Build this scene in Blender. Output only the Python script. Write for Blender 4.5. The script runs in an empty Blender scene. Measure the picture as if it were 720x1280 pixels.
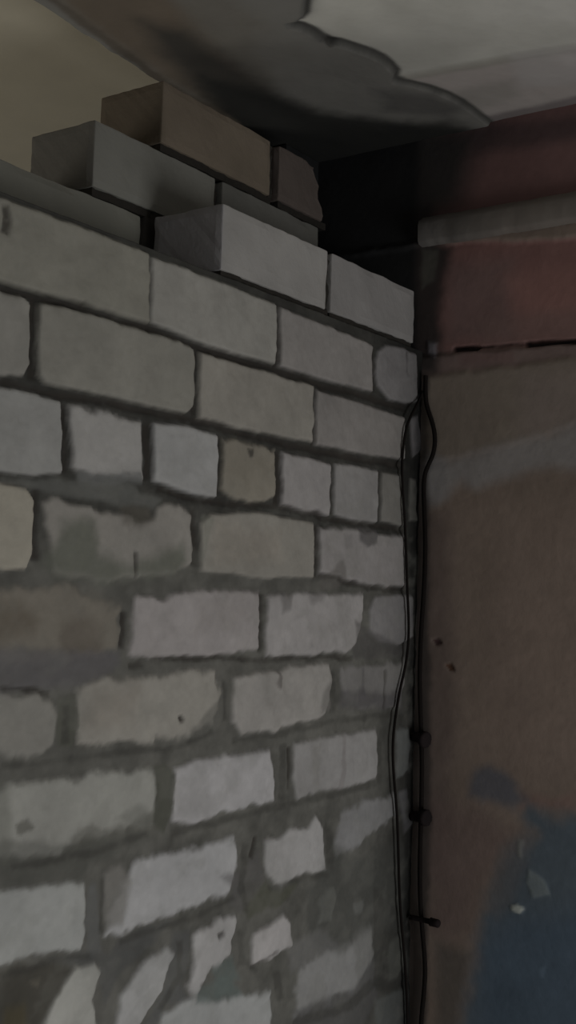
import bpy, bmesh, math, random
import numpy as np
from mathutils import Vector, Matrix

# ------------------------------------------------------------------ surveyed camera
F, TH, TILT, ROLL = 1508.13, 0.96246990, 0.06813722, 0.02950757
CAM = np.array([-1.19348, -0.94836, 1.6])
H0 = 2.00522          # top of the last full course of the front leaf
P = 0.1               # course height
SR = 0.541            # plane of the right-hand wall
ZB = 2.3665           # underside of the beam
ZC = 2.3755            # plaster ceiling beside it
R0 = np.array([math.cos(TH), -math.sin(TH), 0.0])
F0 = np.array([math.sin(TH), math.cos(TH), 0.0])
Z0 = np.array([0, 0, 1.0])
FW = F0 * math.cos(TILT) + Z0 * math.sin(TILT)
U0 = -F0 * math.sin(TILT) + Z0 * math.cos(TILT)
CR, SN = math.cos(ROLL), math.sin(ROLL)
RT = CR * R0 + SN * U0
UP = -SN * R0 + CR * U0

def hit(px, py, ax, val):
    """where the sight line of a surveyed point meets the plane coordinate[ax] = val"""
    r = FW * F + RT * (px - 360) - UP * (py - 640)
    t = (val - CAM[ax]) / r[ax]
    return CAM + t * r

def on_front(p): h = hit(p[0], p[1], 1, 0.0); return (h[0], h[2])
def on_right(p): h = hit(p[0], p[1], 0, SR); return (h[1], h[2])
def on_ceil(p): h = hit(p[0], p[1], 2, ZB); return (h[0], h[1])

# ------------------------------------------------------------------ numeric helpers
def vnoise(x, y, scale, seed):
    rng = np.random.RandomState(seed)
    G = rng.rand(256, 256)
    u, v = x / scale + 500.3, y / scale + 500.7
    iu, iv = np.floor(u).astype(int), np.floor(v).astype(int)
    fu, fv = u - iu, v - iv
    fu, fv = fu * fu * (3 - 2 * fu), fv * fv * (3 - 2 * fv)
    a, b = G[iu % 256, iv % 256], G[(iu + 1) % 256, iv % 256]
    c, d = G[iu % 256, (iv + 1) % 256], G[(iu + 1) % 256, (iv + 1) % 256]
    return ((a * (1 - fu) + b * fu) * (1 - fv) + (c * (1 - fu) + d * fu) * fv) * 2 - 1

def fbm(x, y, scale, seed, n=4):
    r, a, t = 0, 1.0, 0
    for i in range(n):
        r = r + a * vnoise(x, y, scale / 2 ** i, seed + i); t += a; a *= .55
    return r / t

def sstep(a, b, x):
    t = np.clip((x - a) / (b - a), 0, 1)
    return t * t * (3 - 2 * t)

def poly_sd(X, Y, poly):
    """signed distance, positive inside"""
    d = np.full(X.shape, 1e9); inside = np.zeros(X.shape, bool)
    n = len(poly)
    for i in range(n):
        x0, y0 = poly[i]; x1, y1 = poly[(i + 1) % n]
        ex, ey = x1 - x0, y1 - y0
        t = np.clip(((X - x0) * ex + (Y - y0) * ey) / (ex * ex + ey * ey + 1e-12), 0, 1)
        d = np.minimum(d, np.hypot(X - x0 - t * ex, Y - y0 - t * ey))
        if abs(ey) > 1e-12:
            c = ((y0 > Y) != (y1 > Y)) & (X < ex * (Y - y0) / ey + x0)
            inside ^= c
    return np.where(inside, d, -d)

def lin(c):
    c = np.asarray(c, float) / 255
    return np.where(c <= .04045, c / 12.92, ((c + .055) / 1.055) ** 2.4)

GAIN = 2.9
def alb(c):           # display colour under even light -> albedo
    return np.clip(lin(c) * GAIN, 0, .9)

class Paint:
    def __init__(s, X, Y, base):
        s.X, s.Y = X, Y
        s.col = np.tile(alb(base), (X.size, 1)).reshape(X.shape + (3,))
        s.h = np.zeros(X.shape)
        s.wx = fbm(X, Y, .03, 11) * .004
        s.wy = fbm(X, Y, .03, 21) * .004
    def blob(s, poly, c, soft=.006, op=1.0, warp=1.0, rag=0.0, seed=5, dh=0.0, grow=0.0):
        pts = np.array(poly); m = soft + .03
        sel = (s.X > pts[:, 0].min() - m) & (s.X < pts[:, 0].max() + m) & (s.Y > pts[:, 1].min() - m) & (s.Y < pts[:, 1].max() + m)
        if not sel.any(): return
        x, y = s.X[sel], s.Y[sel]
        sd = poly_sd(x + s.wx[sel] * warp, y + s.wy[sel] * warp, poly) + grow
        if rag: sd = sd + fbm(x, y, .022, seed) * rag
        k = sstep(-soft / 2, soft / 2, sd) * op
        if c is not None:
            s.col[sel] = s.col[sel] * (1 - k[:, None]) + alb(c) * k[:, None]
        if dh: s.h[sel] += dh * k
        return
    def speckle(s, amt, scale, seed):
        n = fbm(s.X, s.Y, scale, seed)
        s.col *= (1 + amt * n)[..., None]

# ------------------------------------------------------------------ object helpers
def link(o, parent=None):
    bpy.context.scene.collection.objects.link(o)
    if parent: o.parent = parent
    return o

def tag(o, label=None, cat=None, group=None, kind=None):
    for k, v in (('label', label), ('category', cat), ('group', group), ('kind', kind)):
        if v: o[k] = v
    return o

def mat(name, color=None, rough=.9, bump=.3, scale=120, attr=False, var=.15, dist=.002, spec=.2):
    m = bpy.data.materials.new(name); m.use_nodes = True
    nt = m.node_tree; b = nt.nodes['Principled BSDF']
    b.inputs['Roughness'].default_value = rough
    b.inputs['Specular IOR Level'].default_value = spec
    tc = nt.nodes.new('ShaderNodeTexCoord')
    n = nt.nodes.new('ShaderNodeTexNoise'); n.inputs['Scale'].default_value = scale; n.inputs['Detail'].default_value = 5
    nt.links.new(tc.outputs['Object'], n.inputs['Vector'])
    n2 = nt.nodes.new('ShaderNodeTexNoise'); n2.inputs['Scale'].default_value = 14; n2.inputs['Detail'].default_value = 4
    nt.links.new(tc.outputs['Object'], n2.inputs['Vector'])
    mr = nt.nodes.new('ShaderNodeMapRange')
    mr.inputs['From Min'].default_value = .3; mr.inputs['From Max'].default_value = .7
    mr.inputs['To Min'].default_value = 1 - var; mr.inputs['To Max'].default_value = 1 + var
    nt.links.new(n2.outputs['Fac'], mr.inputs['Value'])
    vm = nt.nodes.new('ShaderNodeVectorMath'); vm.operation = 'SCALE'
    if attr:
        a = nt.nodes.new('ShaderNodeAttribute'); a.attribute_name = 'tint'
        nt.links.new(a.outputs['Color'], vm.inputs[0])
    else:
        vm.inputs[0].default_value = tuple(alb(color))
    nt.links.new(mr.outputs['Result'], vm.inputs['Scale'])
    nt.links.new(vm.outputs['Vector'], b.inputs['Base Color'])
    bp = nt.nodes.new('ShaderNodeBump'); bp.inputs['Strength'].default_value = bump; bp.inputs['Distance'].default_value = dist
    nt.links.new(n.outputs['Fac'], bp.inputs['Height'])
    nt.links.new(bp.outputs['Normal'], b.inputs['Normal'])
    return m

def mesh_from(name, V, Fc, m, parent=None, col=None, smooth=True):
    me = bpy.data.meshes.new(name); me.from_pydata([tuple(v) for v in V], [], Fc)
    me.materials.append(m)
    if col is not None:
        a = me.color_attributes.new('tint', 'FLOAT_COLOR', 'POINT')
        c = np.ones((len(V), 4), np.float32); c[:, :3] = col
        a.data.foreach_set('color', c.ravel())
    me.polygons.foreach_set('use_smooth', [smooth] * len(me.polygons))
    me.update()
    return link(bpy.data.objects.new(name, me), parent)

def grid_faces(nx, ny, flip=False):
    i = np.arange(nx - 1)[:, None] * ny + np.arange(ny - 1)[None, :]
    q = np.stack([i, i + ny, i + ny + 1, i + 1], -1).reshape(-1, 4)
    if flip: q = q[:, ::-1]
    return q.tolist()

def box_geo(x0, x1, y0, y1, z0, z1, off):
    v = [(x, y, z) for x in (x0, x1) for y in (y0, y1) for z in (z0, z1)]
    f = [(0, 1, 3, 2), (4, 6, 7, 5), (0, 4, 5, 1), (2, 3, 7, 6), (0, 2, 6, 4), (1, 5, 7, 3)]
    return v, [[a + off for a in q] for q in f]

# ------------------------------------------------------------------ brick wall (front leaf as relief)
# outlines surveyed per brick: (pixels outline, display colour with its light falloff, projection mm, mud = raggedness mm)
B = [
 # course 2
 ([(-75,226),(0,250),(90,283),(182,319),(183,404),(100,379),(0,351),(-75,328)], (89,87,80), 7, 0),
 ([(187,323),(270,353),(341,382),(342,455),(262,433),(186,403)], (99,97,92), 7, 0),
 ([(347,386),(400,406),(463,433),(462,489),(400,473),(346,457)], (93,90,87), 7, 0),
 ([(471,440),(480,433),(500,436),(517,444),(518,500),(505,503),(485,499),(470,482),(466,460)], (84,82,81), 6, 0),
 # course 3
 ([(-75,345),(0,366),(25,372),(33,382),(33,455),(25,468),(0,469),(-75,452)], (90,88,83), 6, 0),
 ([(46,382),(55,381),(140,402),(233,431),(240,442),(238,508),(228,516),(130,494),(52,478),(45,468)], (89,87,81), 7, 0),
 ([(247,442),(330,466),(387,484),(388,552),(320,540),(246,523)], (95,92,86), 7, 0),
 ([(393,489),(450,506),(502,523),(503,574),(450,566),(392,554)], (88,85,82), 7, 0),
 ([(511,524),(520,520),(525,562),(514,571)], (70,68,68), 4, 0),
 # course 4 (headers)
 ([(-75,470),(0,486),(71,502),(73,589),(40,592),(0,588),(-75,582)], (98,97,94), 6, 0),
 ([(84,508),(125,516),(172,528),(176,600),(150,597),(112,592),(90,582)], (103,101,98), 6, 1),
 ([(189,530),(230,534),(268,545),(267,621),(235,616),(190,600)], (105,104,102), 7, 0),
 ([(275,549),(310,554),(343,564),(342,620),(330,627),(312,628),(290,622),(275,612)], (88,84,76), 5, 1),
 ([(351,567),(380,573),(409,581),(408,643),(380,640),(350,630)], (101,98,96), 7, 0),
 ([(416,581),(445,584),(470,590),(468,652),(445,652),(415,642)], (92,90,88), 6, 0),
 ([(476,592),(500,596),(502,656),(474,650)], (80,78,74), 5, 0),
 ([(511,599),(518,601),(519,650),(510,650)], (66,65,61), 3, 0),
 # course 5
 ([(-75,594),(0,606),(28,613),(38,628),(36,692),(28,708),(0,710),(-75,702)], (104,100,91), 6, 0),
 ([(52,630),(64,622),(90,632),(120,640),(150,645),(165,652),(188,650),(196,635),(222,632),(237,646),(237,700),(215,715),(120,725),(62,714)], (94,91,86), 4, 1),
 ([(249,655),(262,645),(320,642),(389,655),(390,720),(330,722),(290,716),(250,712)], (95,92,86), 6, 0),
 ([(397,660),(430,660),(445,664),(470,668),(502,672),(503,731),(470,732),(430,726),(398,717)], (96,93,91), 6, 1),
 # course 6
 ([(-75,726),(0,735),(60,736),(82,730),(110,745),(147,762),(145,812),(100,820),(0,824),(-75,818)], (80,76,69), 3, 2),
 ([(166,750),(200,748),(220,743),(240,738),(323,740),(320,808),(290,817),(200,821),(158,820),(162,790)], (104,100,98), 5, 1),
 ([(332,745),(360,742),(400,744),(452,742),(450,775),(440,805),(430,816),(380,818),(330,820)], (105,102,100), 5, 1),
 ([(461,762),(468,747),(480,745),(513,746),(514,795),(495,806),(472,800),(460,788)], (84,82,81), 5, 0),
 # course 7
 ([(-75,870),(0,870),(60,872),(70,892),(65,930),(40,945),(0,946),(-75,944)], (90,88,83), 4, 2),
 ([(95,862),(130,848),(200,842),(268,838),(273,868),(262,903),(215,920),(130,934),(92,932),(95,900)], (100,97,91), 4, 2),
 ([(288,848),(335,838),(345,842),(360,835),(410,830),(412,855),(405,893),(350,910),(300,917),(287,903)], (104,101,97), 5, 1),
 ([(424,835),(460,831),(503,828),(504,850),(497,882),(460,885),(425,872)], (80,78,76), 3, 2),
 # course 8
 ([(-75,996),(0,983),(60,980),(110,968),(190,960),(193,990),(190,1030),(110,1046),(70,1062),(15,1068),(-75,1086)], (100,99,94), 4, 2),
 ([(216,960),(250,950),(335,937),(340,960),(339,1000),(280,1012),(240,1030),(212,1028),(212,985)], (114,112,111), 5, 1),
 ([(366,930),(420,920),(468,911),(471,940),(468,972),(430,984),(395,990),(370,1000),(363,970)], (99,97,95), 4, 1),
 ([(494,914),(509,912),(511,964),(494,972)], (74,75,73), 3, 1),
 # course 9
 ([(-75,1132),(0,1114),(60,1110),(102,1105),(104,1150),(100,1188),(40,1190),(0,1207),(-75,1232)], (107,107,104), 4, 1),
 ([(150,1102),(165,1080),(220,1063),(289,1050),(293,1072),(285,1112),(250,1128),(200,1142),(150,1165),(133,1166)], (112,111,110), 4, 2),
 ([(328,1050),(345,1045),(380,1036),(392,1022),(403,1035),(402,1060),(406,1088),(370,1092),(350,1106),(330,1090)], (110,108,106), 4, 1),
 ([(424,1012),(450,1005),(493,992),(495,1018),(470,1036),(450,1052),(418,1070)], (88,87,86), 3, 2),
 ([(498,990),(508,986),(514,1028),(505,1040)], (70,69,69), 3, 1),
 # course 10
 ([(45,1300),(70,1240),(92,1210),(114,1202),(121,1213),(112,1250),(118,1300)], (112,111,106), 5, 1),
 ([(140,1290),(148,1245),(178,1202),(204,1186),(214,1191),(200,1235),(175,1272),(158,1302),(138,1305)], (113,112,110), 5, 1),
 ([(240,1168),(262,1160),(266,1152),(289,1147),(291,1165),(286,1195),(262,1208),(240,1243),(232,1230),(238,1200)], (113,111,109), 5, 2),
 ([(314,1168),(330,1160),(352,1145),(361,1158),(362,1183),(340,1195),(325,1202),(311,1204)], (116,113,111), 5, 1),
 ([(397,1125),(405,1112),(414,1108),(418,1122),(411,1148),(396,1152)], (88,88,83), 3, 1),
 ([(372,1212),(400,1190),(440,1170),(462,1158),(464,1210),(440,1240),(400,1255),(365,1275)], (90,89,87), 3, 3),
 ([(484,1180),(500,1165),(506,1200),(495,1222),(484,1226)], (60,60,56), 2, 1),
 # course 11
 ([(198,1266),(240,1248),(335,1241),(337,1345),(190,1350)], (108,108,106), 4, 2),
 ([(468,1250),(510,1232),(514,1300),(470,1315)], (60,61,59), 3, 1),
]
xs = np.concatenate([np.arange(-1.5, -.42, .008), np.arange(-.42, SR + .001, .0028), [SR]])
zs = np.concatenate([np.arange(0, .80, .012), np.arange(.80, H0, .0028), [H0]])
GX, GZ = np.meshgrid(xs, zs, indexing='ij')
pw = Paint(GX, GZ, (62, 61, 57))
# mortar gets paler and greyer lower down where it was smeared over
low = sstep(1.95, 1.55, GZ)[..., None]
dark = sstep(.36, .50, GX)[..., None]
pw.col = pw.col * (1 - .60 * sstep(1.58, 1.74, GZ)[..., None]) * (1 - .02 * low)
pw.col = pw.col * (1 - .45 * dark)  # corner falloff painted into the mortar colour
pw.speckle(.38, .045, 31); pw.speckle(.22, .014, 33)
pw.h += fbm(GX, GZ, .02, 41) * .0022 + .001
# the bricks outside the surveyed part, plain running bond
rnd = random.Random(4)
surv_z = on_front((0, 1280))[1]
for r in range(0, 21):
    zt = H0 - .004 - r * P
    o = 0 if r % 2 else .13
    for i in range(-8, 5):
        s0 = i * .26 + o - .04
        if r < 10 and s0 + .25 > -.44: continue
        if r == 10 and -.46 < s0 < .6: continue
        s1 = min(s0 + .25, SR - .004)
        if s1 - s0 < .04 or zt < .06: continue
        j = lambda: rnd.uniform(-.003, .003)
        pw.blob([(s0 + j(), zt + j()), (s1 + j(), zt + j()), (s1 + j(), zt - .088 + j()), (s0 + j(), zt - .088 + j())],
                tuple(v + rnd.uniform(-8, 6) for v in (100, 98, 94)), soft=.006, rag=.001 * max(0, r - 3) * .6, seed=100 + r, dh=.006)
for k, (poly, c, dh, mud) in enumerate(B):
    pl = [on_front(p) for p in poly]
    pw.blob(pl, c, soft=.0050 + .0026 * mud, rag=.0018 + .0036 * mud, seed=60 + k, dh=dh / 1000 * .8, warp=.35 + .4 * mud, grow=.0016 if mud == 0 else .0006)
FP = lambda pts: [on_front(p) for p in pts]
# smears and stains on the face
S = [
 ([(65,680),(75,655),(95,648),(115,655),(120,690),(160,705),(200,690),(225,680),(230,700),(215,718),(120,728),(62,720),(52,700)], (64,65,58), .022, .85, .006, .002),
 ([(150,655),(175,665),(190,650),(185,635),(150,632)], (60,57,51), .012, .6, .004, .001),
 ([(0,750),(25,752),(48,775),(40,790),(0,800),(-60,800),(-60,745)], (62,56,48), .02, .6, .006, 0),
 ([(75,775),(100,765),(125,785),(130,820),(80,825),(72,800)], (64,59,53), .02, .65, .006, 0),
 ([(-60,805),(60,815),(150,812),(150,832),(100,858),(0,866),(-60,866)], (64,62,62), .012, .8, .003, .001),
 ([(0,735),(120,735),(150,760),(130,770),(60,750),(0,755)], (82,78,71), .02, .3, .005, 0),
 ([(240,750),(300,745),(320,755),(290,785),(240,790)], (93,89,86), .025, .5, .006, 0),
 ([(345,742),(362,742),(360,760),(350,765)], (66,64,62), .010, .6, .004, .001),
 ([(380,742),(405,742),(400,752),(385,755)], (66,64,62), .010, .5, .004, .001),
 ([(445,655),(470,662),(468,680),(455,686),(445,675)], (56,54,53), .008, .8, .003, .001),
 ([(425,665),(436,668),(436,684),(428,686)], (74,72,70), .008, .5, .003, 0),
 ([(400,725),(425,700),(432,725),(420,738),(398,738)], (64,61,58), .008, .6, .003, .001),
 ([(262,650),(300,660),(345,665),(350,700),(300,705),(262,700)], (97,91,83), .03, .4, .005, 0),
 ([(280,560),(300,555),(340,580),(338,605),(300,610),(282,590)], (80,76,68), .03, .5, .005, 0),
 ([(306,560),(314,560),(314,568),(309,571)], (40,38,34), .004, .85, .001, 0),
 ([(250,645),(262,650),(258,670),(252,700),(249,700)], (80,80,73), .006, .5, .002, 0),
 ([(115,860),(170,855),(165,900),(120,915),(100,905)], (88,83,76), .03, .5, .006, 0),
 ([(262,880),(275,865),(276,905),(240,925),(235,912)], (64,63,59), .008, .6, .004, .001),
 ([(345,838),(340,852),(346,862),(350,845)], (70,67,64), .005, .8, .002, .001),
 ([(400,865),(412,845),(415,885),(396,893)], (72,70,67), .010, .7, .004, .001),
 ([(450,835),(453,835),(452,870),(448,870)], (60,58,58), .005, .6, .002, .001),
 ([(425,868),(450,862),(470,868),(500,862),(502,885),(425,885)], (56,54,54), .014, .8, .005, .001),
 ([(15,1030),(30,1022),(38,1034),(24,1044),(17,1042)], (66,65,60), .006, .8, .004, 0),
 ([(80,1060),(95,1040),(110,1032),(125,1040),(160,1028),(190,1010),(195,1040),(120,1056),(80,1072)], (62,61,56), .010, .65, .006, .001),
 ([(0,975),(10,990),(10,1080),(-60,1080),(-60,990)], (72,72,66), .012, .5, .006, 0),
 ([(192,960),(205,952),(216,965),(212,1010),(202,1042),(188,1030),(190,1000)], (54,54,48), .006, .9, .002, .002),
 ([(70,870),(92,868),(96,905),(88,935),(72,935),(66,910)], (57,57,51), .006, .8, .002, .002),
 ([(425,920),(430,920),(428,985),(422,985)], (84,80,78), .006, .5, .002, 0),
 ([(386,935),(398,930),(396,985),(388,985)], (88,86,82), .012, .5, .004, 0),
 ([(130,1090),(150,1080),(160,1100),(150,1155),(132,1160)], (84,82,78), .012, .8, .003, .001),
 ([(108,1108),(118,1100),(124,1150),(128,1190),(112,1195),(106,1160)], (66,66,64), .008, .8, .002, .001),
 ([(420,1060),(440,1075),(500,1050),(512,1070),(500,1160),(460,1165),(420,1190),(395,1185),(380,1150),(385,1110)], (50,50,47), .02, .7, .006, .001),
 ([(440,1130),(452,1125),(452,1140),(442,1142)], (72,72,69), .008, .7, .002, 0),
 ([(440,1170),(452,1160),(465,1160),(464,1225),(445,1240)], (76,75,72), .015, .6, .005, 0),
 ([(-60,1235),(0,1212),(50,1200),(70,1205),(90,1212),(70,1240),(45,1285),(40,1340),(-60,1340)], (46,44,39), .010, .85, .004, 0),
 ([(36,1226),(48,1222),(46,1235),(38,1234)], (66,63,56), .006, .7, .001, .002),
 ([(5,1265),(28,1258),(40,1300),(0,1300)], (56,51,38), .012, .7, .003, 0),
 ([(62,1200),(110,1188),(135,1192),(150,1172),(200,1150),(212,1150),(190,1180),(150,1215),(130,1260),(118,1210),(80,1205)], (56,56,55), .010, .6, .003, 0),
 ([(215,1165),(235,1160),(235,1200),(225,1230),(235,1250),(205,1255),(190,1300),(170,1300),(185,1270),(205,1235)], (58,58,57), .010, .7, .003, .001),
 ([(240,1240),(265,1225),(290,1222),(300,1245),(240,1255)], (66,72,69), .012, .8, .003, .001),
 ([(262,1208),(290,1196),(300,1225),(270,1230)], (66,72,69), .010, .7, .003, .001),
 ([(300,1105),(330,1100),(350,1112),(372,1102),(360,1125),(310,1145),(300,1130)], (54,54,46), .010, .8, .003, .001),
 ([(355,1185),(400,1160),(420,1180),(390,1200),(365,1215)], (76,75,73), .014, .6, .003, 0),
 ([(365,1262),(440,1235),(470,1190),(470,1250),(440,1300),(365,1300)], (56,55,54), .012, .7, .004, 0),
 ([(0,600),(60,598),(160,605),(175,615),(200,625),(190,635),(150,634),(60,618),(0,602)], (66,66,63), .008, .7, .003, .001),
 ([(95,590),(170,592),(178,605),(120,606),(95,600)], (68,68,66), .006, .8, .003, .002),
 ([(140,1022),(170,1006),(200,1020),(180,1040)], (60,60,55), .012, .4, .003, 0),
 ([(0,1050),(90,1055),(180,1040),(195,1048),(110,1080),(100,1100),(0,1108),(-60,1108)], (54,54,50), .010, .5, .003, 0),
 ([(272,1095),(300,1090),(322,1060),(330,1100),(300,1140),(285,1130),(290,1110)], (62,60,59), .010, .6, .003, .001),
 ([(440,775),(462,790),(500,808),(515,800),(515,822),(440,822)], (52,50,49), .008, .6, .003, .001),
]
for k, (poly, c, soft, op, rag, dh) in enumerate(S):
    pw.blob(FP(poly), c, soft=soft, op=op, rag=rag, seed=200 + k, dh=dh, warp=1.2)
# joints that show nearly black: shadowed open joints
def dark_line(pts, w, c=(31, 28, 25), op=.8, dh=-.004, seed=1):
    for i in range(len(pts) - 1):
        (x0, y0), (x1, y1) = pts[i], pts[i + 1]
        L = math.hypot(x1 - x0, y1 - y0); nx, ny = -(y1 - y0) / L * w / 2, (x1 - x0) / L * w / 2
        pw.blob(FP([(x0 + nx, y0 + ny), (x1 + nx, y1 + ny), (x1 - nx, y1 - ny), (x0 - nx, y0 - ny)]), c, soft=.006, op=op, rag=.0030, seed=300 + seed + i, dh=dh)
DL = [([(0,358),(40,370),(100,385),(184,412),(262,440),(345,462),(400,481),(505,510)], 7), ([(40,372),(38,474)], 7),
      ([(0,478),(50,490),(130,503),(240,526),(330,550),(400,565),(503,584)], 7), ([(242,440),(242,520)], 5), ([(390,486),(390,556)], 4),
      ([(182,530),(183,600)], 8), ([(79,508),(82,590)], 6), ([(272,548),(271,618)], 5), ([(346,566),(346,632)], 7), ([(413,582),(412,640)], 4), ([(473,590),(471,650)], 4),
      ([(44,612),(43,700)], 8), ([(241,638),(243,705)], 6), ([(168,690),(166,725)], 4), ([(394,660),(393,720)], 6), ([(327,742),(324,812)], 6),
      ([(195,612),(240,625),(290,630),(350,634),(420,650),(505,662)], 6), ([(160,832),(178,828)], 9), ([(178,824),(330,823),(440,822)], 5), ([(154,768),(152,810)], 6),
      ([(345,382),(344,458)], 5), ([(184,322),(184,404)], 2.5), ([(466,430),(464,488)], 5), ([(398,718),(460,734),(510,738)], 5),
      ([(480,838),(478,885)], 3), ([(361,935),(360,985)], 4), ([(345,1188),(312,1208)], 3), ([(270,1170),(278,1165)], 5), ([(312,1072),(318,1045)], 4),
      ([(0,858),(60,866)], 5), ([(506,440),(506,470)], 1.5), ([(1,256),(4,276),(0,294)], 9)]
for i, (pts, w) in enumerate(DL): dark_line(pts, w, seed=i * 7, op=.80 if w > 3 else .6)
for i, (pts, w) in enumerate([([(212,1042),(280,1024),(345,1009),(430,990),(470,980)], 8), ([(0,958),(90,950),(215,934),(265,914)], 7),
      ([(150,1176),(250,1142),(290,1122)], 7), ([(335,1110),(372,1099),(408,1093)], 7), ([(128,1095),(126,1165)], 6), ([(411,1030),(413,1080)], 9),
      ([(474,925),(474,980)], 6), ([(353,932),(351,1000)], 8), ([(414,840),(416,890)], 7), ([(279,850),(281,900)], 4), ([(79,880),(81,930)], 9),
      ([(0,1222),(60,1202),(112,1194)], 8), ([(365,1280),(440,1256),(466,1228),(510,1232)], 12), ([(306,1055),(300,1110),(306,1140)], 8),
      ([(300,1165),(302,1200),(320,1215)], 7), ([(222,1175),(225,1220),(200,1260)], 7), ([(15,1085),(110,1068),(185,1042)], 8), ([(345,1215),(350,1250)], 10),
      ([(290,925),(350,918),(420,900),(500,892)], 7), ([(472,1110),(474,1240)], 12)]):
    dark_line(pts, w, c=(42, 41, 38), seed=500 + i * 9, op=.6, dh=-.001)  # shadows beneath and beside the lower bricks, painted as dark lines
dark_line([(222,899),(226,897)], 7, c=(22, 18, 16), op=1, seed=400)          # nail hole
dark_line([(205,545),(235,545)], .8, c=(80, 78, 74), op=.2, dh=0, seed=410)
# light falloff towards the corner, painted into the wall colour
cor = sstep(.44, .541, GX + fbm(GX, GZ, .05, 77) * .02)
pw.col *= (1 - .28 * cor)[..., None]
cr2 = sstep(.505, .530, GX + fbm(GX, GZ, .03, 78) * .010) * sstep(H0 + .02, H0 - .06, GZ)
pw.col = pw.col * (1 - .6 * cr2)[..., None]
top = sstep(1.75, 2.0, GZ) * .06
pw.col *= (1 - top)[..., None]  # slight upward light falloff kept in the colour
# thin grey wash of mortar dragged over the older bricks
wash = sstep(-.05, .45, fbm(GX * 1.0, GZ * 1.5, .035, 57)) * sstep(1.86, 1.66, GZ) * .20
pw.col = pw.col * (1 - wash[..., None]) + alb((78, 77, 72)) * wash[..., None]
edge_shade = sstep(.36, .53, GX)[..., None]; pw.col *= (1 - .16 * edge_shade - .22 * edge_shade * sstep(1.50, 1.30, GZ)[..., None])  # more corner falloff put into the colour, stronger low down
pw.speckle(.13, .05, 55); pw.speckle(.07, .008, 56)
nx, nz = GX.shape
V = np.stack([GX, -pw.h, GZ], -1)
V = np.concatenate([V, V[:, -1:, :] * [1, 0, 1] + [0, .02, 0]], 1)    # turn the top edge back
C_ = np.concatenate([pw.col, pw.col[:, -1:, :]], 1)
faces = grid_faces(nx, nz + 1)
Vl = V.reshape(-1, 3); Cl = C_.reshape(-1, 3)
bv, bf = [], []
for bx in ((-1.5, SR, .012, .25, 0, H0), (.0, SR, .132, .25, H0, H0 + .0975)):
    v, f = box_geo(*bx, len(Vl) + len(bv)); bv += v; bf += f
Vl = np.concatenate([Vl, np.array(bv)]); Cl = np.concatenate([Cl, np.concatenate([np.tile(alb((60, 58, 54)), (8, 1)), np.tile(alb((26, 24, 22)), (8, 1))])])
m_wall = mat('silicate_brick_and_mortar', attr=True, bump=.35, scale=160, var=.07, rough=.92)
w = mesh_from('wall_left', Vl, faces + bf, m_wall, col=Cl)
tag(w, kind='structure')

# ------------------------------------------------------------------ right-hand wall
GAIN = 5.0
ys = np.concatenate([np.arange(-1.7, -.32, .012), np.arange(-.32, .26, .0028)])
zs = np.concatenate([np.arange(0, .90, .012), np.arange(.90, ZC + .01, .003)])
GY, GZ = np.meshgrid(ys, zs, indexing='ij')
pr = Paint(GY, GZ, (65, 57, 51))
RP = lambda pts: [on_right(p) for p in pts]
XL, XR = 500, 1100     # features run from behind the corner to well past the frame
def band(top, bot):    # top/bot: pixel polylines from x=528 to x=720, carried on level both ways
    t = [on_right(p) for p in top]; b = [on_right(p) for p in bot]
    return [(.26, t[0][1])] + t + [(-1.7, t[-1][1])] + [(-1.7, b[-1][1])] + b[::-1] + [(.26, b[0][1])]
pr.h += fbm(GY, GZ, .09, 501) * .0012
# upper dark red stretch
pr.blob(band([(528,120),(720,100)], [(528,300),(720,272)]), (60, 45, 43), soft=.014, dh=-.006)
pr.blob(band([(528,306),(720,296)], [(528,444),(720,428)]), (67, 49, 46), soft=.008, dh=-.006)
pr.blob(RP([(555,330),(640,320),(640,425),(555,430)]), (58, 48, 46), soft=.05, op=.7)
pr.blob(RP([(630,345),(730,330),(730,400),(650,410)]), (74, 54, 50), soft=.05, op=.7)
pr.blob(RP([(600,395),(730,385),(730,425),(600,430)]), (62, 50, 47), soft=.03, op=.6)
# strip below, then the beige
pr.blob(band([(528,440),(720,428)], [(528,470),(600,462),(720,448)]), (60, 51, 48), soft=.012, rag=.004, dh=-.002)
pr.blob(RP([(575,440),(640,436),(640,452),(575,458)]), (58, 45, 43), soft=.02, op=.6)
pr.blob(band([(528,470),(600,462),(720,448)], [(528,580),(640,556),(720,530)]), (65, 59, 53), soft=.014, dh=.0015)
pr.blob(RP([(650,470),(800,455),(800,540),(650,545)]), (70, 63, 59), soft=.05, op=.7)
pr.blob(band([(528,580),(570,575),(640,552),(680,545),(720,530)], [(528,622),(545,625),(560,618),(578,602),(595,612),(620,602),(655,590),(690,584),(720,586)]), (72, 69, 67), soft=.030, rag=.004, dh=.001)
pr.blob(RP([(528,560),(560,575),(560,622),(528,640)]), (68, 66, 65), soft=.02, op=.7)
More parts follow.
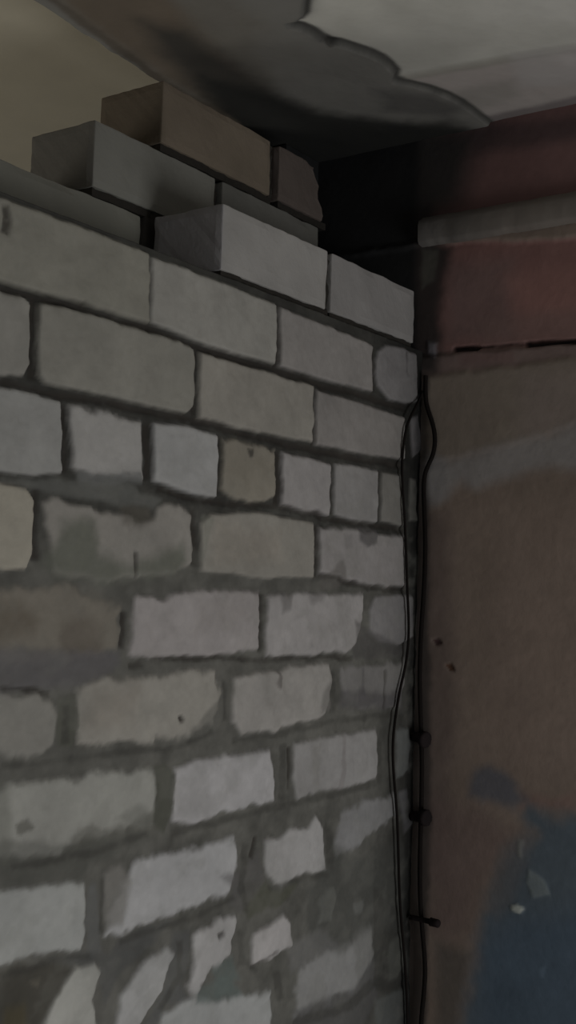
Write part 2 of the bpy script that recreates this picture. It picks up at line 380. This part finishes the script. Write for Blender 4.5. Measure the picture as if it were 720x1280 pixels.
# lower paint
pr.blob(RP([(640,640),(800,620),(800,960),(650,980),(600,900)]), (70, 61, 55), soft=.09, op=.7)
pr.blob(RP([(520,640),(560,640),(570,900),(560,1100),(520,1100)]), (50, 43, 40), soft=.04, op=.7)  # darker band: corner shade put into the wall colour
pr.blob(RP([(535,1000),(600,1010),(640,1040),(640,1060),(600,1110),(590,1160),(560,1180),(535,1150)]), (56, 47, 44), soft=.06, op=.8)
pr.blob(RP([(650,990),(690,1000),(720,990),(720,1015),(650,1010)]), (66, 52, 48), soft=.02, op=.6)
pr.blob(RP([(545,1180),(590,1190),(570,1300),(545,1300)]), (44, 41, 38), soft=.03, op=.8)
blue = [(1100,960),(720,1018),(690,1020),(660,1008),(650,1022),(665,1040),(655,1050),(640,1060),(622,1095),(605,1140),(598,1180),(592,1230),(570,1290),(560,1400),(1100,1500)]
pr.blob(RP(blue), (42, 47, 51), soft=.040, rag=.010)
pr.blob(RP([(600,1180),(640,1150),(1000,1100),(1000,1500),(590,1400)]), (37, 45, 53), soft=.07, op=.7)
pr.blob(RP([(625,1060),(660,1030),(670,1050),(640,1130),(620,1150),(610,1130)]), (50, 49, 49), soft=.025, op=.6)
pr.blob(RP([(585,985),(595,962),(612,955),(640,975),(660,1000),(640,1012),(610,1002),(585,995)]), (48, 47, 49), soft=.025, rag=.006)
pr.blob(RP([(660,1085),(680,1100),(688,1118),(665,1122),(658,1105)]), (60, 64, 64), soft=.006, op=.7, dh=.0015)
pr.blob(RP([(640,1132),(648,1130),(656,1136),(650,1142),(640,1138)]), (86, 88, 84), soft=.004, dh=.002)
pr.blob(RP([(647,1050),(654,1050),(652,1072),(646,1068)]), (60, 60, 58), soft=.005, op=.8, dh=.001)
pr.blob(RP([(676,1210),(683,1208),(681,1222),(677,1222)]), (48, 56, 64), soft=.006, op=.8)
for (x, y, c) in ((547, 803, (30, 20, 20)), (562, 834, (40, 26, 18))):
    pr.blob(RP([(x-6,y-3),(x+2,y-4),(x+6,y+3),(x-1,y+4)]), c, soft=.003, dh=-.003, op=.9)
# open slot: dark gap
for (xa, ya, xb, yb, wd, op) in ((565,436,597,435,6,1),(597,434,655,429,2,.7),(655,430,1000,409,6,1)):
    pr.blob(RP([(xa,ya-wd/2),(xb,yb-wd/2),(xb,yb+wd/2),(xa,ya+wd/2)]), (22, 18, 17), soft=.003, dh=-.010, op=op, warp=.4)
# grime and shade painted into the corner and under the ceiling
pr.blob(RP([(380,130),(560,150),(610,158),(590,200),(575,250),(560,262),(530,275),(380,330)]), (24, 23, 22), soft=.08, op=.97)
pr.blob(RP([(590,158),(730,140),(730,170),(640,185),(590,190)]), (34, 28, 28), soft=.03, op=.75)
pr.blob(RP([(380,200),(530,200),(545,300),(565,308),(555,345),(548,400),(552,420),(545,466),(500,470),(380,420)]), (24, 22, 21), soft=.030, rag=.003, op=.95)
pr.blob(RP([(524,310),(545,312),(540,350),(526,360)]), (44, 43, 39), soft=.012, op=.7)
pr.blob(RP([(534,425),(545,428),(544,445),(534,440)]), (60, 58, 60), soft=.008, op=.7, dh=.004)
pr.blob(RP([(500,460),(535,470),(538,1000),(532,1290),(500,1290)]), (31, 28, 26), soft=.014, rag=.004, op=.85)  # occlusion shade painted as a dark strip down the corner
gy = sstep(.005, .03, GY)                                     # behind the front leaf: darkness of the void painted black
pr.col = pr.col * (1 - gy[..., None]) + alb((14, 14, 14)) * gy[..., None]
pr.speckle(.10, .08, 510); pr.speckle(.08, .01, 511)
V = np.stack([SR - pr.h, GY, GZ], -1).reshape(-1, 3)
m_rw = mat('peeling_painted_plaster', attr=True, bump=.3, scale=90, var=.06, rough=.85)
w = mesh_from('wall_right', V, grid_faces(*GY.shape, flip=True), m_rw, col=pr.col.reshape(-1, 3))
tag(w, kind='structure')

# pale ledge running along that wall
def ledge():
    a = on_right((560, 270)); b = on_right((560, 303))
    zt, zb = a[1], b[1]
    yy = np.concatenate([np.arange(-1.7, -.3, .03), np.arange(-.3, .006, .004)])
    prof = [(.0, zt + .004), (-.006, zt), (-.013, zt - .004), (-.016, zt - .012), (-.016, zb + .006), (-.013, zb), (.0, zb - .002)]
    V, Cc = [], []
    for y in yy:
        for i, (dx, z) in enumerate(prof):
            n = float(fbm(np.array([y]), np.array([z * 3]), .03, 600)[0])
            V.append((SR + dx + n * .002, y, z + n * .002))
            k = min(1, max(0, (-y - .0) / .16)); k = k ** 1.0
            c = np.array((48, 46, 44)) * (1 - k) + np.array((57, 53, 49)) * k
            Cc.append(alb(c) * (1 + .15 * n))
    o = mesh_from('trim_1', V, grid_faces(len(yy), len(prof)), m_rw, col=np.array(Cc))
    tag(o, 'pale grey plaster ledge running level across the dark red wall', kind='structure')
ledge()

GAIN = 5.2
# ------------------------------------------------------------------ ceiling with the sooty beam underside
xs = np.concatenate([np.arange(-2.2, -.4, .02), np.arange(-.4, SR + .01, .0035)])
ys = np.concatenate([np.arange(-1.9, -.55, .02), np.arange(-.55, .2449, .0035), [.245]])
GX, GY = np.meshgrid(xs, ys, indexing='ij')
pc = Paint(GX, GY, (97, 96, 91))
CP = lambda pts: [on_ceil(p) for p in pts]
edge = [(382,-60),(382,0),(380,21),(373,28),(361,31),(364,36),(376,38),(390,45),(400,52),(412,57),(424,58),(440,63),(458,69),(475,77),(487,86),(493,94),(491,104),(510,107),(535,113),(558,121),(575,130),(588,139)]
ce = CP(edge)
beam = [(-2.2, ce[0][1] - .03), (-.3, ce[0][1] - .02)] + ce[1:] + [(SR + .02, ce[-1][1]), (SR + .02, .26), (-2.2, .26)]
# strip next to the right wall, beyond the crease
cr = CP([(470,109),(492,105),(560,92),(620,82),(720,65)])
sl = (cr[-1][0] - cr[1][0]) / (cr[-1][1] - cr[1][1])
far = (cr[-1][0] + sl * (-1.9 - cr[-1][1]), -1.9)
pc.blob(cr + [far, (SR + .02, -1.9), (SR + .02, .1)], (84, 80, 77), soft=.012, dh=-.003, warp=.4)
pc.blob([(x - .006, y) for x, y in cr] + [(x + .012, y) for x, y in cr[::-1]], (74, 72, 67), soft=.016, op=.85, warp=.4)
pc.blob(CP([(640,75),(730,62),(730,110),(650,115)]), (88, 86, 84), soft=.03, op=.6)
pc.blob(CP([(560,120),(640,105),(650,125),(590,145)]), (72, 70, 66), soft=.03, op=.6)
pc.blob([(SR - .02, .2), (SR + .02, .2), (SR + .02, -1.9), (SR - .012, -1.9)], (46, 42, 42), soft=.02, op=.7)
pc.blob(CP([(470,0),(520,0),(515,25),(500,28),(480,20)]), (86, 85, 80), soft=.03, op=.4)
pc.blob(CP([(395,60),(430,30),(500,60),(600,60),(560,90),(495,100)]), (86, 85, 80), soft=.05, op=.5)
pc.blob(CP([(600,-10),(730,-10),(730,40),(600,30)]), (104, 103, 99), soft=.06, op=.5)
pb = pc
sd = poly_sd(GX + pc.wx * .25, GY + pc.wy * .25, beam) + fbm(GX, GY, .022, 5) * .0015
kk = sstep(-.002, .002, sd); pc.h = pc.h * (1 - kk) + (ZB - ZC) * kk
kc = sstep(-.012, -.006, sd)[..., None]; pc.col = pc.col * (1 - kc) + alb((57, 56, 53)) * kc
def bc(poly, c, soft, op, rag=.006, **k):     # stains and recess shade painted on the beam only
    pb.blob(CP(poly), c, soft=soft, op=op, rag=rag, **k)
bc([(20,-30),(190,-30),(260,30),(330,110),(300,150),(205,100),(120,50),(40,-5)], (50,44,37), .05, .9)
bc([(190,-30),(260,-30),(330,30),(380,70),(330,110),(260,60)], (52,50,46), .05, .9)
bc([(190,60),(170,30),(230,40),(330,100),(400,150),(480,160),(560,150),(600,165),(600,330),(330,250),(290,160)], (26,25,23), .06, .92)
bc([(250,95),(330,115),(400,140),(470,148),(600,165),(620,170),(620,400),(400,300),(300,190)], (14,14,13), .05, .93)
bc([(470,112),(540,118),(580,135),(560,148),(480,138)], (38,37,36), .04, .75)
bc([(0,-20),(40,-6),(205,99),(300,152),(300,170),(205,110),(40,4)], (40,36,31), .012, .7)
bc([(320,40),(360,40),(380,80),(350,100),(320,70)], (60,59,56), .04, .6)
pb.blob(CP([(400,53),(424,56),(412,60)]), (30,29,27), soft=.006, op=.8)
d_ = poly_sd(GX, GY, beam)                     # thin broken edge, its shade painted dark
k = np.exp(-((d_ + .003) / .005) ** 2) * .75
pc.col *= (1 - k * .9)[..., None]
pc.speckle(.08, .07, 520)
pc.h += fbm(GX, GY, .05, 530) * .001
EDGE = lambda s_: .205 + .040 * sstep(-.35, .25, s_)
GYw = np.where(GY > 0, GY * EDGE(GX) / .245, GY)
rg = fbm(GX, GY, .03, 533) * .004 * sstep(.20, .245, GY)
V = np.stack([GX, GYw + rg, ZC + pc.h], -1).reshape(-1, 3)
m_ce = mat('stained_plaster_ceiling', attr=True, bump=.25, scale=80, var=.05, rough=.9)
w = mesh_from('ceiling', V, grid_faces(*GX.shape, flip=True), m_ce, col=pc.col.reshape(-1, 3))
# a real drop between beam and the lighter ceiling of the next room
xe = np.concatenate([[-2.2], np.arange(-.6, SR + .02, .02)])
w_top = ([], [])
for x in xe:
    e = float(EDGE(x)); w_top[0].extend([(x, e - .006, ZB + .001), (x, e + .0, ZB + .004), (x, e + .002, 2.45), (x, e - .006, 2.45)])
for i in range(len(xe) - 1):
    for j in range(4): w_top[1].append([i * 4 + j, i * 4 + (j + 1) % 4, i * 4 + 4 + (j + 1) % 4, i * 4 + 4 + j])
tag(w, kind='structure')
m_bs = mat('beam_concrete', (44, 39, 33))
o = mesh_from('trim_2', *w_top, m_bs, smooth=False); tag(o, kind='structure')

# ------------------------------------------------------------------ next room, seen over the wall
m_next = mat('warm_plaster', (86, 82, 72), var=.03, bump=.1)
v, f = box_geo(-2.4, 2.4, .20, 3.4, 2.44, 2.5, 0)
tag(mesh_from('ceiling', v, f, m_next, smooth=False), kind='structure')
v, f = box_geo(-2.4, 2.4, 3.4, 3.5, 0, 2.5, 0)
tag(mesh_from('wall_back', v, f, m_next, smooth=False), kind='structure')
m_recess = mat('recess_black', (13, 13, 13), rough=1, spec=.05)  # for an added black blocker that keeps the corner recess dark
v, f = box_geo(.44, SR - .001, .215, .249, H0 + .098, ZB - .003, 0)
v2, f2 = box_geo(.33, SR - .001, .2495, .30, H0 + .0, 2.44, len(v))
tag(mesh_from('wall_back', v + v2, f + f2, m_recess, smooth=False), kind='structure')
m_floor = mat('dusty_concrete_floor', (80, 77, 72), var=.2)
v, f = box_geo(-3.2, 2.4, -3.2, 3.5, -.1, 0, 0)
tag(mesh_from('floor', v, f, m_floor, smooth=False), kind='structure')

# ------------------------------------------------------------------ loose upper bricks
GAIN = 2.9
def brick_mesh(L, D, H, seed, c, c_end=None, chip=None):
    bm = bmesh.new()
    bmesh.ops.create_cube(bm, size=1)
    for v in bm.verts: v.co = Vector((v.co.x * L, v.co.y * D, v.co.z * H))
    bmesh.ops.bevel(bm, geom=bm.edges[:], offset=.0025, segments=2, affect='EDGES', profile=.6)
    # cut into a lattice for wear
    for ax, n, ln in ((0, 22, L), (1, 11, D), (2, 8, H)):
        for i in range(1, n):
            co = [0, 0, 0]; no = [0, 0, 0]; co[ax] = -ln / 2 + ln * i / n; no[ax] = 1
            bmesh.ops.bisect_plane(bm, geom=bm.verts[:] + bm.edges[:] + bm.faces[:], plane_co=co, plane_no=no)
    P3 = np.array([v.co[:] for v in bm.verts])
    a = fbm(P3[:, 0] + P3[:, 1] * .7, P3[:, 2] + P3[:, 1] * .4, .05, seed)
    b = fbm(P3[:, 0] + seed, P3[:, 2] - P3[:, 1], .015, seed + 9, 2)
    for i, v in enumerate(bm.verts):
        n = Vector((P3[i, 0] / L * 2, P3[i, 1] / D * 2, P3[i, 2] / H * 2))
        e = sum(1 for q in n if abs(q) > .93)
        k = .0014 * a[i] + .0008 * b[i] - (.0030 * max(0, a[i] + .25) if e > 1 else 0)
        v.co += Vector([math.copysign(1, q) * k if abs(q) > .93 else 0 for q in n])
    if chip: chip(bm, L, D, H)
    me = bpy.data.meshes.new('brick'); bm.to_mesh(me); bm.free()
    for p in me.polygons: p.use_smooth = False
    n = len(me.vertices); co = np.zeros(n * 3); me.vertices.foreach_get('co', co); co = co.reshape(-1, 3)
    col = np.tile(alb(c), (n, 1)) * (1 + .14 * fbm(co[:, 0] + seed, co[:, 2] + co[:, 1], .06, seed))[:, None]
    if c_end is not None:
        k = sstep(-L / 2 + .004, -L / 2 + .001, co[:, 0])[:, None]
        col = col * (1 - k) + alb(c_end) * k  # shade of the left end face goes into the tint
    cc = np.ones((n, 4), np.float32); cc[:, :3] = col
    me.color_attributes.new('tint', 'FLOAT_COLOR', 'POINT').data.foreach_set('color', cc.ravel())
    return me
m_br = mat('silicate_brick', attr=True, bump=.35, scale=170, var=.05, rough=.93)
m_mo = mat('lime_mortar', (26, 24, 21), bump=.6, scale=110, var=.2, dist=.004)

def mortar(L, D, seed, parent, side, H, h=.010):
    """bed under the brick and a dab in the joint at its right end"""
    xs_ = np.linspace(-L / 2 + .004, L / 2 + (.008 if side else -.003), 34)
    ys_ = np.linspace(-D / 2 + .004, D / 2 - .004, 9)
    V, Fc = [], []
    X, Y = np.meshgrid(xs_, ys_, indexing='ij')
    ed = fbm(X, Y, .02, seed)
    Yt = Y + np.where(np.abs(Y) > D / 2 - .006, ed * .0035, 0)
    top = np.stack([X, Yt, np.full_like(X, -H / 2 + .0015)], -1).reshape(-1, 3)
    bot = np.stack([X, Yt, np.full_like(X, -H / 2 - h + .0005)], -1).reshape(-1, 3)
    n, m_ = X.shape; N = n * m_
    Fc = grid_faces(n, m_) + [[a + N for a in q] for q in grid_faces(n, m_, flip=True)]
    rim = [i * m_ for i in range(n)] + [(n - 1) * m_ + j for j in range(1, m_)] + [i * m_ + m_ - 1 for i in range(n - 2, -1, -1)] + [j for j in range(m_ - 2, 0, -1)]
    for a, b in zip(rim, rim[1:] + rim[:1]): Fc.append([b, a, a + N, b + N])
    V = np.concatenate([top, bot])
    if side:
        # vertical joint fill, ragged front
        zz = np.linspace(-H / 2 - .001, H / 2 - .006, 12)
        base = len(V); ring = []
        for z in zz:
            r = random.Random(seed * 31 + int(z * 1e4)).uniform(-.002, .003)
            ring += [(L / 2 - .001, -D / 2 + .006 + r, z), (L / 2 + .0095, -D / 2 + .006 + r, z), (L / 2 + .0095, D / 2 - .005, z), (L / 2 - .001, D / 2 - .005, z)]
        V = np.concatenate([V, np.array(ring)])
        for i in range(len(zz) - 1):
            for j in range(4):
                a, b = base + i * 4 + j, base + i * 4 + (j + 1) % 4
                Fc.append([a, b, b + 4, a + 4])
        Fc.append([base + 3, base + 2, base + 1, base]); t = base + (len(zz) - 1) * 4; Fc.append([t, t + 1, t + 2, t + 3])
    mesh_from('mortar_bed', V, Fc, m_mo, parent, smooth=False)

def broken_end(bm, L, D, H):          # right end knocked off unevenly
    for v in bm.verts:
        k = max(0, (v.co.x + L * .05) / (L * .55))
        cut = .03 * k * (1 + v.co.z / H * 1.2) + .006 * math.sin(v.co.z * 160 + v.co.y * 60) * k
        v.co.x -= max(0, cut); 
        if v.co.z > H * .4: v.co.z -= .006 * k * abs(math.sin(v.co.x * 90))

HB = .0885; G = .010
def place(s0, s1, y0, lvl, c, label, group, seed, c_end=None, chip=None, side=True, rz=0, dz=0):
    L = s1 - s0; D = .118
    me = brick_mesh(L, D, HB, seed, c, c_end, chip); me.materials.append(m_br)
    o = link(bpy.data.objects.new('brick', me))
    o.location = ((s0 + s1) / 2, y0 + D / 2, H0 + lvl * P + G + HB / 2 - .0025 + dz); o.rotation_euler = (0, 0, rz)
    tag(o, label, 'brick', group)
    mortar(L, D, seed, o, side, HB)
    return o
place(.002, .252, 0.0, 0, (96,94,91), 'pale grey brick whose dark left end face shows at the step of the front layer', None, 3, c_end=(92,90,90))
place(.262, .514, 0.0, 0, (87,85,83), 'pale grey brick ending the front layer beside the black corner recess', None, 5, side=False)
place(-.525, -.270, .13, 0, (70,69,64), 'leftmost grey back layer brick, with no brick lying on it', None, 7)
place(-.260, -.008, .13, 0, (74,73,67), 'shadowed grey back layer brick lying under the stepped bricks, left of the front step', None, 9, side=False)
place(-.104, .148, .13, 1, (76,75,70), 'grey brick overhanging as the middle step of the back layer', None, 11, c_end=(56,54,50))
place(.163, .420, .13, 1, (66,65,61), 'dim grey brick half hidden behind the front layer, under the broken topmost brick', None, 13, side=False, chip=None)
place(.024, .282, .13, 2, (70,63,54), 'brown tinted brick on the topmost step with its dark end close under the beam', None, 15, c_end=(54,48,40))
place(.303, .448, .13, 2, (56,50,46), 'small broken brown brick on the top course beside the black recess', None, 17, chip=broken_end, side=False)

# ------------------------------------------------------------------ cables and pins in the corner
m_cable = mat('black_rubber', (15, 13, 12), rough=1, bump=.1, var=.05, spec=0)
def tube(name, pts, r, m, parent=None):
    cu = bpy.data.curves.new(name, 'CURVE'); cu.dimensions = '3D'; cu.bevel_depth = r; cu.bevel_resolution = 3; cu.resolution_u = 8
    sp = cu.splines.new('NURBS'); sp.points.add(len(pts) - 1); sp.order_u = 4; sp.use_endpoint_u = True
    for i, p in enumerate(pts): sp.points[i].co = (*p, 1)
    o = bpy.data.objects.new(name, cu); link(o)
    dg = bpy.context.evaluated_depsgraph_get()
    me = bpy.data.meshes.new_from_object(o.evaluated_get(dg)); me.materials.clear(); me.materials.append(m)
    bpy.data.objects.remove(o)
    for p in me.polygons: p.use_smooth = True
    return link(bpy.data.objects.new(name, me), parent)
def fr(px, py, d=.010): h = hit(px, py, 1, -d); return (min(h[0], SR - .008), -d, h[2])
def rw(px, py, d=.008): h = hit(px, py, 0, SR - d); return (SR - d, min(h[1], -.012), h[2])
c1 = tube('cable', [fr(529,490,.006), fr(525,500,.014), fr(512,520,.016), fr(505,545), fr(502,580), fr(503,610), fr(506,650), fr(508,700), fr(509,740,.012), fr(512,790,.012), fr(508,830), fr(500,860), fr(495,890), fr(490,930), fr(492,970), fr(496,1010), fr(498,1060), fr(499,1120), fr(503,1170), fr(508,1220), fr(510,1290), fr(511,1400)], .0022, m_cable)
tag(c1, 'thin black cable hanging over the brick faces just left of the corner', 'cable')
c2 = tube('cable', [rw(526,470), rw(527,495), rw(533,508), rw(541,528), rw(545,550), rw(541,572), rw(531,588), rw(526,610), rw(531,650), rw(532,690), rw(530,740), rw(526,790), rw(524,850), rw(526,900), rw(528,960), rw(526,1030), rw(524,1100), rw(527,1160), rw(533,1210), rw(529,1250), rw(524,1300), rw(524,1400)], .0036, m_cable)
tag(c2, 'thick black cable bowing out in a loop and running down inside the corner', 'cable')
m_pin = mat('rusty_dark_steel', (15, 11, 11), rough=.9, bump=.5, var=.3)
def pin(px, py, ln, r, label, seed, droop=0):
    e = rw(px, py, .012)
    a = Vector((SR + .004, e[1] + .004, e[2])); 
    b = Vector((e[0] - .004, e[1], e[2]))
    start = Vector((SR - .010, -.006, e[2] + droop))
    bm = bmesh.new(); rings = []
    d = (b - start).normalized(); u = d.cross(Vector((0, 0, 1))).normalized(); v = u.cross(d)
    prof = [(0, r * .7), (.15, r * .72), (.5, r * .75), (.68, r * .8), (.72, r * 1.15), (.95, r * 1.2), (1.0, r * 1.0), (1.02, r * .4)]
    rn = random.Random(seed)
    for t, rr in prof:
        c = start + (b - start) * t
        rings.append([bm.verts.new(c + (u * math.cos(k * math.pi / 6) + v * math.sin(k * math.pi / 6)) * rr * rn.uniform(.93, 1.07)) for k in range(12)])
    for i in range(len(rings) - 1):
        for k in range(12): bm.faces.new((rings[i][k], rings[i][(k + 1) % 12], rings[i + 1][(k + 1) % 12], rings[i + 1][k]))
    bm.faces.new(rings[0][::-1]); bm.faces.new(rings[-1])
    bmesh.ops.recalc_face_normals(bm, faces=bm.faces[:])
    me = bpy.data.meshes.new('anchor_pin'); bm.to_mesh(me); bm.free(); me.materials.append(m_pin)
    for p in me.polygons: p.use_smooth = True
    tag(link(bpy.data.objects.new('anchor_pin', me)), label, 'anchor pin', 'anchor pins in the corner')
pin(535, 925, .03, .0110, 'dark round headed pin stub in the corner, the highest of three', 1, .003)
pin(536, 1022, .03, .0110, 'dark round headed pin stub in the corner, the middle of three', 2, -.002)
pin(550, 1154, .05, .0055, 'slim rusty pin sticking out level from the corner, the lowest of three', 3, 0)

# ------------------------------------------------------------------ light, world, camera
def area(name, loc, target, size, power, color, spread=None):
    l = bpy.data.lights.new(name, 'AREA'); l.shape = 'RECTANGLE'; l.size, l.size_y = size; l.energy = power; l.color = color
    if spread: l.spread = spread
    o = bpy.data.objects.new(name, l); link(o); o.location = loc
    o.rotation_euler = (Vector(target) - Vector(loc)).to_track_quat('-Z', 'Y').to_euler()
    return o
area('window_light', (-.1, -2.2, .75), (.0, 0, 1.6), (1.0, 1.0), 17, (.97, .985, 1.0))
area('next_room_light', (-1.6, 2.2, 1.2), (-.2, .8, 2.44), (1.0, 1.0), 20, (1.0, .97, .90))
w_ = bpy.data.worlds.new('World'); bpy.context.scene.world = w_; w_.use_nodes = True
bg = w_.node_tree.nodes['Background']; bg.inputs[0].default_value = (.80, .86, 1.0, 1); bg.inputs[1].default_value = .09
cam = bpy.data.cameras.new('camera'); co = bpy.data.objects.new('camera', cam); link(co)
M = Matrix(((RT[0], UP[0], -FW[0], CAM[0]), (RT[1], UP[1], -FW[1], CAM[1]), (RT[2], UP[2], -FW[2], CAM[2]), (0, 0, 0, 1)))
co.matrix_world = M
cam.sensor_fit = 'VERTICAL'; cam.sensor_height = 36; cam.lens = F / 1280 * 36; cam.clip_start = .02
bpy.context.scene.camera = co
vs = bpy.context.scene.view_settings
vs.view_transform = 'Standard'; vs.look = 'None'; vs.exposure = 0; vs.gamma = 1
